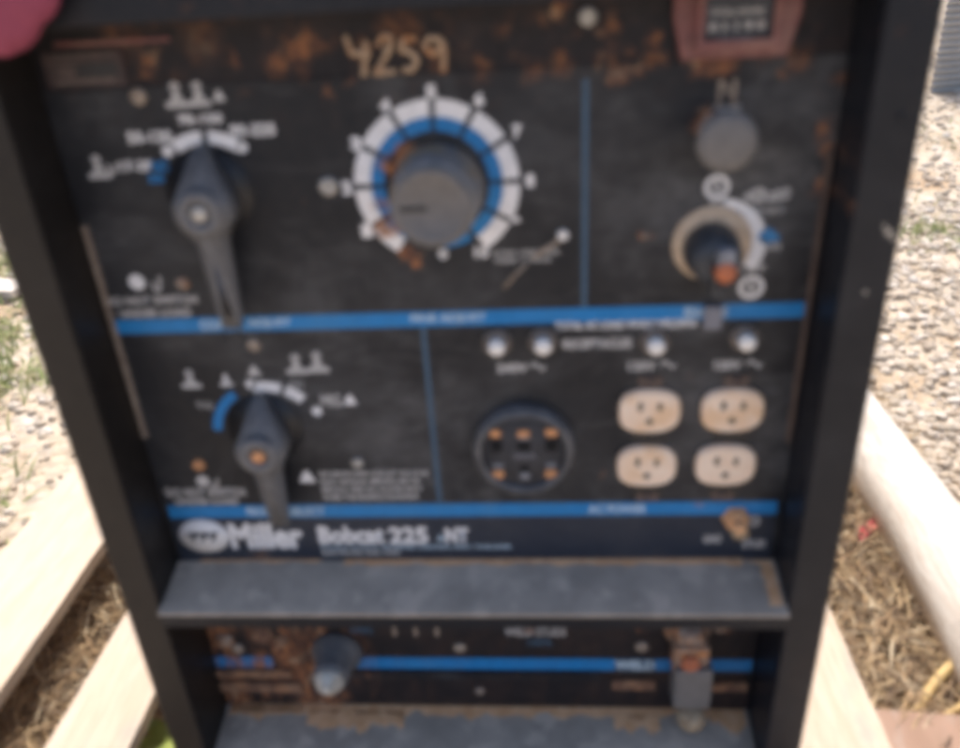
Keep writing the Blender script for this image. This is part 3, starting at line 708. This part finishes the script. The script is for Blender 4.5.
crust(s2, -.235, -.20, DL - .02, DL - .001, z2, seed=15, n=20)
# left weld terminal: insulated boss pointing forward with a bright stud
q = at(322, 650, DL - .01)
e = at(328, 686, DL - .040)
m = MB(); m.lathe((e.x, DL, e.z), [(.0225, 0), (.0225, .006), (.018, .010), (.0155, .028), (.0145, .034), (0, .034)], n=40); tl = m.build('weld_terminal', 'lever', W)
m = MB(); m.lathe((e.x, DL - .034, e.z), [(.0125, 0), (.0125, .003), (.0098, .0034), (.0095, .0080), (.0055, .0082), (.0052, .0120), (0, .0124)], n=28); m.build('terminal_nut', 'palenut', tl)
# right weld terminal with rusty nut and grey block
e = at(690, 640, DL - .018)
m = MB(); m.lathe((e.x, DL, e.z), [(.0195, 0), (.0195, .006), (.012, .008), (.0115, .024), (0, .0242)], n=36); tr = m.build('weld_terminal', 'rsteel', W)
a = at(675, 668, DL - .030); b = at(709, 706, DL - .030)
m = MB(); m.box(a.x, b.x, DL - .034, DL - .012, b.z, a.z, bev=.003); m.build('cable_lug', 'knob', tr)
a = at(674, 645, DL - .024); b = at(707, 672, DL - .024)
m = MB(); m.box(a.x, b.x, DL - .028, DL - .010, b.z, a.z, bev=.003); m.lathe(((a.x + b.x) / 2 - .001, DL - .0275, (a.z + b.z) / 2), [(.0085, 0), (.0085, .004), (.005, .006), (0, .006)], n=6, smooth=False, mi=1)
m.build('rusty_clamp', ['rsteel', 'orange'], tr)
q = at(692, 714, DL - .022); m = MB(); m.lathe((q.x, DL - .022, q.z), [(.011, -.016), (.013, -.008), (.011, 0), (.006, .003), (0, .003)], axis=Vector((0, -.4, .9)).normalized(), n=18); m.build('clay_lump', 'tip', tr)
a = at(722, 628, DL - .015); m = MB(); m.lathe((a.x, DL, a.z), [(.012, 0), (.011, .008), (.006, .014), (0, .015)], n=24); m.build('cover_cap', 'rsteel', W)
# left rusty clutter (perished label and bolt heads)
for px, py, r, mt_ in ((262, 634, .011, 'rustshelf'), (225, 640, .009, 'rsteel'), (282, 640, .007, 'rustshelf')):
    q = at(px, py, DL); m = MB(); m.lathe((q.x, DL, q.z), [(r, 0), (r * .95, .002), (r * .6, .005), (0, .006)], n=9, smooth=False); m.build('rusted_bolt', mt_, lp)
# closing plates: under-bay sides and skids
m = MB(); m.box(-B + .01, -B + .06, .07, 1.10, ZP + .0005, ZP + .0118); m.box(B - .06, B - .01, .07, 1.10, ZP + .0005, ZP + .0118); m.build('skid', 'frame', W)

# ------------------------------------------------------------------ pink cloth over the top left corner
c = at(-20, -34, -.012)
t = bmesh.new(); bmesh.ops.create_icosphere(t, subdivisions=5, radius=1)
for v in t.verts:
    n_ = v.co.normalized(); f1 = noise.noise(n_ * 1.6 + Vector((3, 1, 2))); f2 = noise.noise(Vector((n_.x * 5 + n_.z * 2, n_.y * 2, n_.z * 1.5 - n_.x)) + Vector((9, 0, 0)))
    k = 1 + .10 * f1 + .05 * f2
    v.co = Vector((n_.x * .040 * k + n_.z * .006, n_.y * .016 * k, n_.z * .044 * k))
m = MB(); m.add(t, 0, True); 
# the tail of the cloth lies on top of the machine
t = bmesh.new(); bmesh.ops.create_icosphere(t, subdivisions=4, radius=1)
for v in t.verts:
    n_ = v.co.normalized(); k = 1 + .12 * noise.noise(n_ * 3)
    v.co = Vector((n_.x * .045 * k, n_.y * .06 * k + .05, n_.z * .012 * k + (ZT - c.z + .010)))
m.add(t, 0, True)
bmesh.ops.translate(m.bm, verts=m.bm.verts, vec=c)
o = m.build('pink_cloth', 'cloth')
tag(o, 'bunched magenta pink cloth hanging over the top left corner of the black machine', 'cloth')

# ------------------------------------------------------------------ pallet
PA = empty('wooden_pallet', (0, .3, ZG))
tag(PA, 'pale wooden pallet with spaced deck boards carrying the black machine', 'pallet')
rg = random.Random(4)
for i, (xa, xb) in enumerate(((-.672, -.540), (-.448, -.362), (-.27, -.15), (-.06, .06), (.15, .24), (.292, .386))):
    t = bmesh.new(); ny = 40; nx = 4; y0, y1 = -.36, 1.05 + (0 if i < 6 else -.22)
    th = .02; lift = .0
    rows = []
    for j in range(ny + 1):
        y = y0 + (y1 - y0) * j / ny; row = []
        wob = .004 * noise.noise(Vector((y * 3, i * 7.1, 0))); 
        for x, z in ((xa, ZP - th), (xa, ZP - .003), (xa + .003, ZP), (xb - .003, ZP), (xb, ZP - .003), (xb, ZP - th)):
            e_ = .0015 * noise.noise(Vector((y * 25, x * 9, i)))
            row.append(t.verts.new((x + wob + e_, y, z + .001 * noise.noise(Vector((y * 9, x * 20, 5))) - (.0025 if z > ZP - .002 else 0) )))
        rows.append(row)
    for j in range(ny):
        for k in range(6): t.faces.new((rows[j][k], rows[j][(k + 1) % 6], rows[j + 1][(k + 1) % 6], rows[j + 1][k]))
    t.faces.new(rows[0]); t.faces.new(rows[-1][::-1]); bmesh.ops.recalc_face_normals(t, faces=t.faces)
    m = MB(); m.add(t); m.build('deck_board', 'wood2' if i == 6 else 'wood', PA)
for y in (-.34, .74, .98):
    m = MB(); m.box(-.665, .384, y, y + .045, ZG + .021, ZP - .0205, bev=.003); m.build('stringer', 'wood', PA)
for y in (-.345, .97):
    m = MB(); m.box(-.668, .386, y, y + .095, ZG + .002, ZG + .0205, bev=.002); m.build('bottom_board', 'wood', PA)
# nail heads where the deck boards cross the stringers
for xa, xb in ((-.672, -.540), (-.448, -.362), (.292, .386)):
    for y in (-.32, .76):
        for f_ in (.25, .75):
            MB().lathe((xa + (xb - xa) * f_, y, ZP - .0002), [(.0038, 0), (.0034, .0009), (0, .0009)], axis=Vector((0, 0, 1)), n=12).build('nail_head', 'rsteel', PA)
# a round barkless timber beside the pallet
t = bmesh.new(); rows = []; ny = 60; nr = 28; LR = .062
for j in range(ny + 1):
    y = -.5 + 1.36 * j / ny; k = 1 - .12 * (j / ny); row = []; cxx = .572 + .010 * math.sin(y * 3.1) + (y * .012); ex = 1 if 0 < j < ny else .96
    for q_ in range(nr):
        a = 2 * PI * q_ / nr; rr = LR * k * ex * (1 + .16 * noise.noise(Vector((math.cos(a) * 1.2, y * 3, math.sin(a) * 1.2))) + .018 * noise.noise(Vector((math.cos(a) * 6, y * 1.4, math.sin(a) * 6))))
        row.append(t.verts.new((cxx + rr * math.cos(a), y, ZG + LR * .97 + rr * math.sin(a))))
    rows.append(row)
for j in range(ny):
    for q_ in range(nr): t.faces.new((rows[j][q_], rows[j][(q_ + 1) % nr], rows[j + 1][(q_ + 1) % nr], rows[j + 1][q_]))
t.faces.new(rows[0]); t.faces.new(rows[-1][::-1]); bmesh.ops.recalc_face_normals(t, faces=t.faces)
m = MB(); m.add(t, 0, True); o = m.build('timber_log', 'bark'); tag(o, 'long bleached barkless log lying on the ground to the right of the pallet', 'log')
# short broken board in the straw between the two
m = MB(); m.box(-.075, .075, -.05, .05, 0, .018, bev=.002); o = m.build('broken_board', 'woodred', None, origin=(0, 0, 0)); o.location = (.448, .125, ZG + .042); o.rotation_euler = (0, math.radians(-3), math.radians(-7))
tag(o, 'short reddish brown broken board in the straw between the pallet and the log', 'board')

# pale plank on the gravel at the far left
p = on_z(0, 293, ZG); m = MB(); m.box(-.55, .55, -.045, .045, 0, .022, bev=.002); o = m.build('loose_plank', 'wood2', None, origin=(0, 0, 0))
o.location = (p.x - .46, p.y + .06, ZG + .006); o.rotation_euler = (0, 0, math.radians(-8))
tag(o, 'short bleached plank lying on the gravel at the left, away from the pallet', 'plank')

# ------------------------------------------------------------------ ground
t = bmesh.new(); nn = 130
def gh(x, y):
    return ZG + .012 * noise.noise(Vector((x * 1.7, y * 1.7, 0))) * min(1, max(0, (math.hypot(x, y - .3) - .7))) 
vs = []; R_ = [-150, -60, -25, -12] + [-7 + 14 * i / 140 for i in range(141)] + [12, 25, 60, 150]
for y in R_: vs.append([t.verts.new((x, y + 1, gh(x, y + 1) - .0)) for x in R_])
for j in range(len(R_) - 1):
    for i in range(len(R_) - 1): t.faces.new((vs[j][i], vs[j][i + 1], vs[j + 1][i + 1], vs[j + 1][i]))
m = MB(); m.add(t, 0, True); o = m.build('ground', 'ground', None, origin=(0, 0, ZG)); tag(o, kind='structure')

ico = bmesh.new(); bmesh.ops.create_icosphere(ico, subdivisions=1, radius=1); IV = [v.co.copy() for v in ico.verts]; IF = [[v.index for v in f.verts] for f in ico.faces]; ico.free()
def mesh_from(name, V, Fs, mat, smooth=False):
    me = bpy.data.meshes.new(name); me.from_pydata(V, [], Fs); me.materials.append(M[mat])
    if smooth: me.polygons.foreach_set('use_smooth', [True] * len(Fs))
    o = bpy.data.objects.new(name, me); COL.objects.link(o); return o
rg = random.Random(11); V = []; Fs = []
def in_straw(x, y): return -.68 < x < .66 and -.4 < y < 1.06
for k in range(26000):
    if rg.random() < .3: x = rg.uniform(-2.4, -.3); y = rg.uniform(0, 2.8)
    else:
        y = rg.uniform(.1, 5.5) if rg.random() < .6 else rg.uniform(.1, 2.2); x = rg.uniform(.3, .9 + y * .55)
    if in_straw(x, y) and rg.random() < .8: continue
    s_ = .0035 + .011 * rg.random() ** 2.2 * (1.25 if y > 1.6 else 1); sc_ = Vector((rg.uniform(.7, 1.3), rg.uniform(.7, 1.3), rg.uniform(.45, .8))) * s_
    q = Euler((rg.uniform(-.4, .4), rg.uniform(-.4, .4), rg.uniform(0, 6.28))).to_matrix(); b0 = len(V); c_ = Vector((x, y, gh(x, y) + s_ * .25))
    for v in IV: V.append(c_ + q @ Vector((v.x * sc_.x, v.y * sc_.y, v.z * sc_.z)) * rg.uniform(.88, 1.1))
    Fs += [[b0 + i for i in f] for f in IF]
o = mesh_from('gravel', V, Fs, 'pebble'); tag(o, 'pale loose gravel spread on the ground around the pallet', 'gravel', kind='stuff')
def blades(name, spots, mat, rmin, rmax, flat, w0, lift=0.):
    V = []; Fs = []
    for (x, y, z) in spots:
        a = rg.uniform(0, 2 * PI); L = rg.uniform(rmin, rmax); up = rg.uniform(*flat); dx, dy = math.cos(a), math.sin(a); w = w0 * rg.uniform(.6, 1.4); bend = rg.uniform(-.5, .5)
        b0 = len(V); n = 4
        for i in range(n + 1):
            t_ = i / n; aa = a + bend * t_; px_ = x + math.cos(aa) * L * t_ * math.cos(up); py_ = y + math.sin(aa) * L * t_ * math.cos(up)
            pz = z + L * math.sin(up) * (t_ - .35 * t_ * t_) + lift; ww = w * (1 - .8 * t_ * t_)
            V.append((px_ - dy * ww, py_ + dx * ww, pz)); V.append((px_ + dy * ww, py_ - dx * ww, pz)); V.append((px_, py_, pz + ww * .8))
        for i in range(n):
            p_ = b0 + i * 3
            Fs += [(p_, p_ + 3, p_ + 5, p_ + 2), (p_ + 2, p_ + 5, p_ + 4, p_ + 1), (p_ + 1, p_ + 4, p_ + 3, p_)]
    return mesh_from(name, V, Fs, mat)
sp = []
for k in range(30000):
    sd = rg.random()
    if sd < .35: x = rg.uniform(-.70, -.28); y = rg.uniform(-.05, .75)
    elif sd < .92: x = rg.uniform(.28, .66); y = rg.uniform(0, 1.0)
    else: x = rg.uniform(.6, 2.6); y = rg.uniform(.6, 4.2)
    if sd >= .92 and noise.noise(Vector((x * 2.6, y * 2.6, 4))) < .05: continue
    if sd < .92 and .07 < y < .18 and .37 < x < .53 and rg.random() < .6: continue
    sp.append((x, y, (ZG + rg.uniform(0, .055)) if sd < .92 else gh(x, y) + .004))
o = blades('dry_straw', sp, 'straw', .015, .08, (-.15, .5), .0013); tag(o, 'matted dry brown straw filling the gaps between the pallet boards', 'straw', kind='stuff')
sp = []
for cx_, cy_, r_, n_ in ((-1.20, 1.05, .10, 800), (-1.00, .62, .07, 500), (-.80, .42, .05, 120), (-1.35, 1.32, .2, 700), (-.88, .46, .06, 200), (-1.6, 1.9, .3, 700), (1.9, 2.9, .2, 260), (1.2, 1.9, .12, 160), (-.44, .02, .035, 90), (.53, .10, .04, 30)):
    for k in range(n_): a = rg.uniform(0, 6.28); d_ = abs(rg.gauss(0, r_)); x = cx_ + d_ * math.cos(a); y = cy_ + d_ * math.sin(a); sp.append((x, y, gh(x, y)))
o = blades('grass', sp, 'grass', .02, .07, (.2, 1.3), .0025); tag(o, 'small green grass patches growing through the gravel', 'grass', kind='stuff')

# weed beside the left rail foot
wp = on_z(166, 738, ZG + .07); wd = empty('weed', (wp.x, wp.y, ZG))
tag(wd, 'bright yellow green weed poking up beside the left rail between the pallet boards', 'weed')
m = MB(); m.tube([(wp.x, wp.y, ZG), (wp.x + .004, wp.y, ZG + .03), (wp.x, wp.y, ZG + .07)], [.002, .0018, .001]); m.build('stem', 'leaf', wd)
for k in range(6):
    a = k * 1.05 + .3; L = .045; t = bmesh.new(); z = ZG + .03 + k * .007; pr = None
    for i in range(6):
        t_ = i / 5; w = .011 * math.sin(PI * min(1, t_ * .9 + .08)); cx_ = wp.x + math.cos(a) * L * t_; cy_ = wp.y + math.sin(a) * L * t_; zz = z + .02 * math.sin(t_ * 2)
        r_ = [t.verts.new((cx_ - math.sin(a) * w * s_, cy_ + math.cos(a) * w * s_, zz - (abs(s_) - 1) * -.002)) for s_ in (-1, 0, 1)]
        if pr: t.faces.new((pr[0], pr[1], r_[1], r_[0])); t.faces.new((pr[1], pr[2], r_[2], r_[1]))
        pr = r_
    m = MB(); m.add(t, 0, True); m.build('leaf', 'leaf', wd)

# thick dry stalks at the lower right
def stalk(pxs, zs, r, label):
    pts = [on_z(a, b, ZG + z) for (a, b), z in zip(pxs, zs)]; q = []
    for i in range(len(pts) - 1):
        for j in range(6):
            t_ = j / 6; p0 = pts[max(i - 1, 0)]; p1 = pts[i]; p2 = pts[i + 1]; p3 = pts[min(i + 2, len(pts) - 1)]
            q.append(.5 * ((2 * p1) + (p2 - p0) * t_ + (2 * p0 - 5 * p1 + 4 * p2 - p3) * t_ * t_ + (3 * p1 - p0 - 3 * p2 + p3) * t_ ** 3))
    q.append(pts[-1]); m = MB(); m.tube(q, [r * (1 - .35 * i / len(q)) * (1 + .1 * noise.noise(Vector((i * .6, r * 900, 0)))) for i in range(len(q))], 10)
    o = m.build('dry_stalk', 'stalk'); tag(o, label, 'stalk', 'thick dry stalks beside the right pallet boards')
stalk([(985, 640), (955, 662), (930, 690), (915, 722), (918, 760)], (.06, .06, .05, .04, .03), .0068, 'longest thick yellow dry stalk curving down in the lower right corner')
stalk([(990, 700), (960, 708), (938, 724), (925, 752)], (.05, .05, .045, .04), .0055, 'short yellow dry stalk hooking over below the longest stalk')
stalk([(878, 752), (893, 735), (908, 728), (925, 738), (940, 755)], (.035, .04, .05, .045, .03), .0042, 'thin pale dry stalk arching near the bottom edge beside the right deck board')
stalk([(905, 700), (912, 722), (908, 755)], (.04, .045, .03), .0035, 'thinnest dry stalk standing against the reddish board')

# red scrap in the right gap
p = on_z(872, 526, ZG + .05); t = bmesh.new(); n = 10; g_ = []
for j in range(n):
    g_.append([t.verts.new((p.x + (i / (n - 1) - .5) * .055, p.y + (j / (n - 1) - .5) * .022 + (i / (n - 1) - .5) * .05, ZG + .05 + .010 * noise.noise(Vector((i * .5, j * .5, 2))))) for i in range(n)])
for j in range(n - 1):
    for i in range(n - 1): t.faces.new((g_[j][i], g_[j][i + 1], g_[j + 1][i + 1], g_[j + 1][i]))
r2 = bmesh.ops.extrude_face_region(t, geom=t.faces[:])
for v in [g for g in r2['geom'] if isinstance(g, bmesh.types.BMVert)]: v.co.z += .001
bmesh.ops.recalc_face_normals(t, faces=t.faces); m = MB(); m.add(t, 0, True); o = m.build('plastic_scrap', 'red')
tag(o, 'small crumpled red plastic scrap on the straw right of the machine', 'scrap')

# corrugated sheet standing beyond the gravel at the upper right
p = on_z(934, 92, ZG); t = bmesh.new(); nz = 160; hgt = 1.3; Lx = 2.6; pitch = .032; cols = []
for s_ in (0, 1):
    cols.append([t.verts.new((s_ * Lx, .010 * math.sin(2 * PI * (i * hgt / nz) / pitch), i * hgt / nz)) for i in range(nz + 1)])
for i in range(nz): t.faces.new((cols[0][i], cols[1][i], cols[1][i + 1], cols[0][i + 1]))
r2 = bmesh.ops.extrude_face_region(t, geom=t.faces[:])
for v in [g for g in r2['geom'] if isinstance(g, bmesh.types.BMVert)]: v.co.y += .0012
bmesh.ops.recalc_face_normals(t, faces=t.faces); m = MB(); m.add(t, 0, True); o = m.build('corrugated_sheet', 'corr', None, origin=(0, 0, 0))
o.location = (p.x - .02, p.y, ZG - .02); o.rotation_euler = (0, 0, math.radians(6))
tag(o, 'grey corrugated metal sheet standing on the ground at the upper right', 'metal sheet')

# ------------------------------------------------------------------ light
SUN_EL, SUN_AZ = 56, 2.0            # azimuth measured from +Y towards +X: behind the machine
w = bpy.data.worlds.new('World'); sc.world = w; w.use_nodes = True
nt = w.node_tree; bg = nt.nodes['Background']; sky = nt.nodes.new('ShaderNodeTexSky'); sky.sky_type = 'NISHITA'; sky.sun_disc = False
sky.sun_elevation = math.radians(SUN_EL); sky.sun_rotation = math.radians(SUN_AZ); sky.dust_density = 4; sky.air_density = .75; sky.ozone_density = .6
nt.links.new(sky.outputs[0], bg.inputs[0]); bg.inputs[1].default_value = .15
ld = bpy.data.lights.new('sun', 'SUN'); ld.energy = 2.0; ld.angle = math.radians(.6); ld.color = (1, .97, .93)
lo = bpy.data.objects.new('sun', ld); COL.objects.link(lo)
e, a = math.radians(SUN_EL), math.radians(SUN_AZ)
dv = Vector((math.sin(a) * math.cos(e), math.cos(a) * math.cos(e), math.sin(e)))
lo.rotation_euler = dv.to_track_quat('Z', 'Y').to_euler(); lo.location = (0, 2, 4)
sc.view_settings.view_transform = 'Standard'; sc.view_settings.look = 'None'; sc.view_settings.gamma = 1
sc.view_settings.exposure = 1.02
sc.render.engine = 'CYCLES'
sc.cycles.pixel_filter_type = 'GAUSSIAN'; sc.cycles.filter_width = 6.0
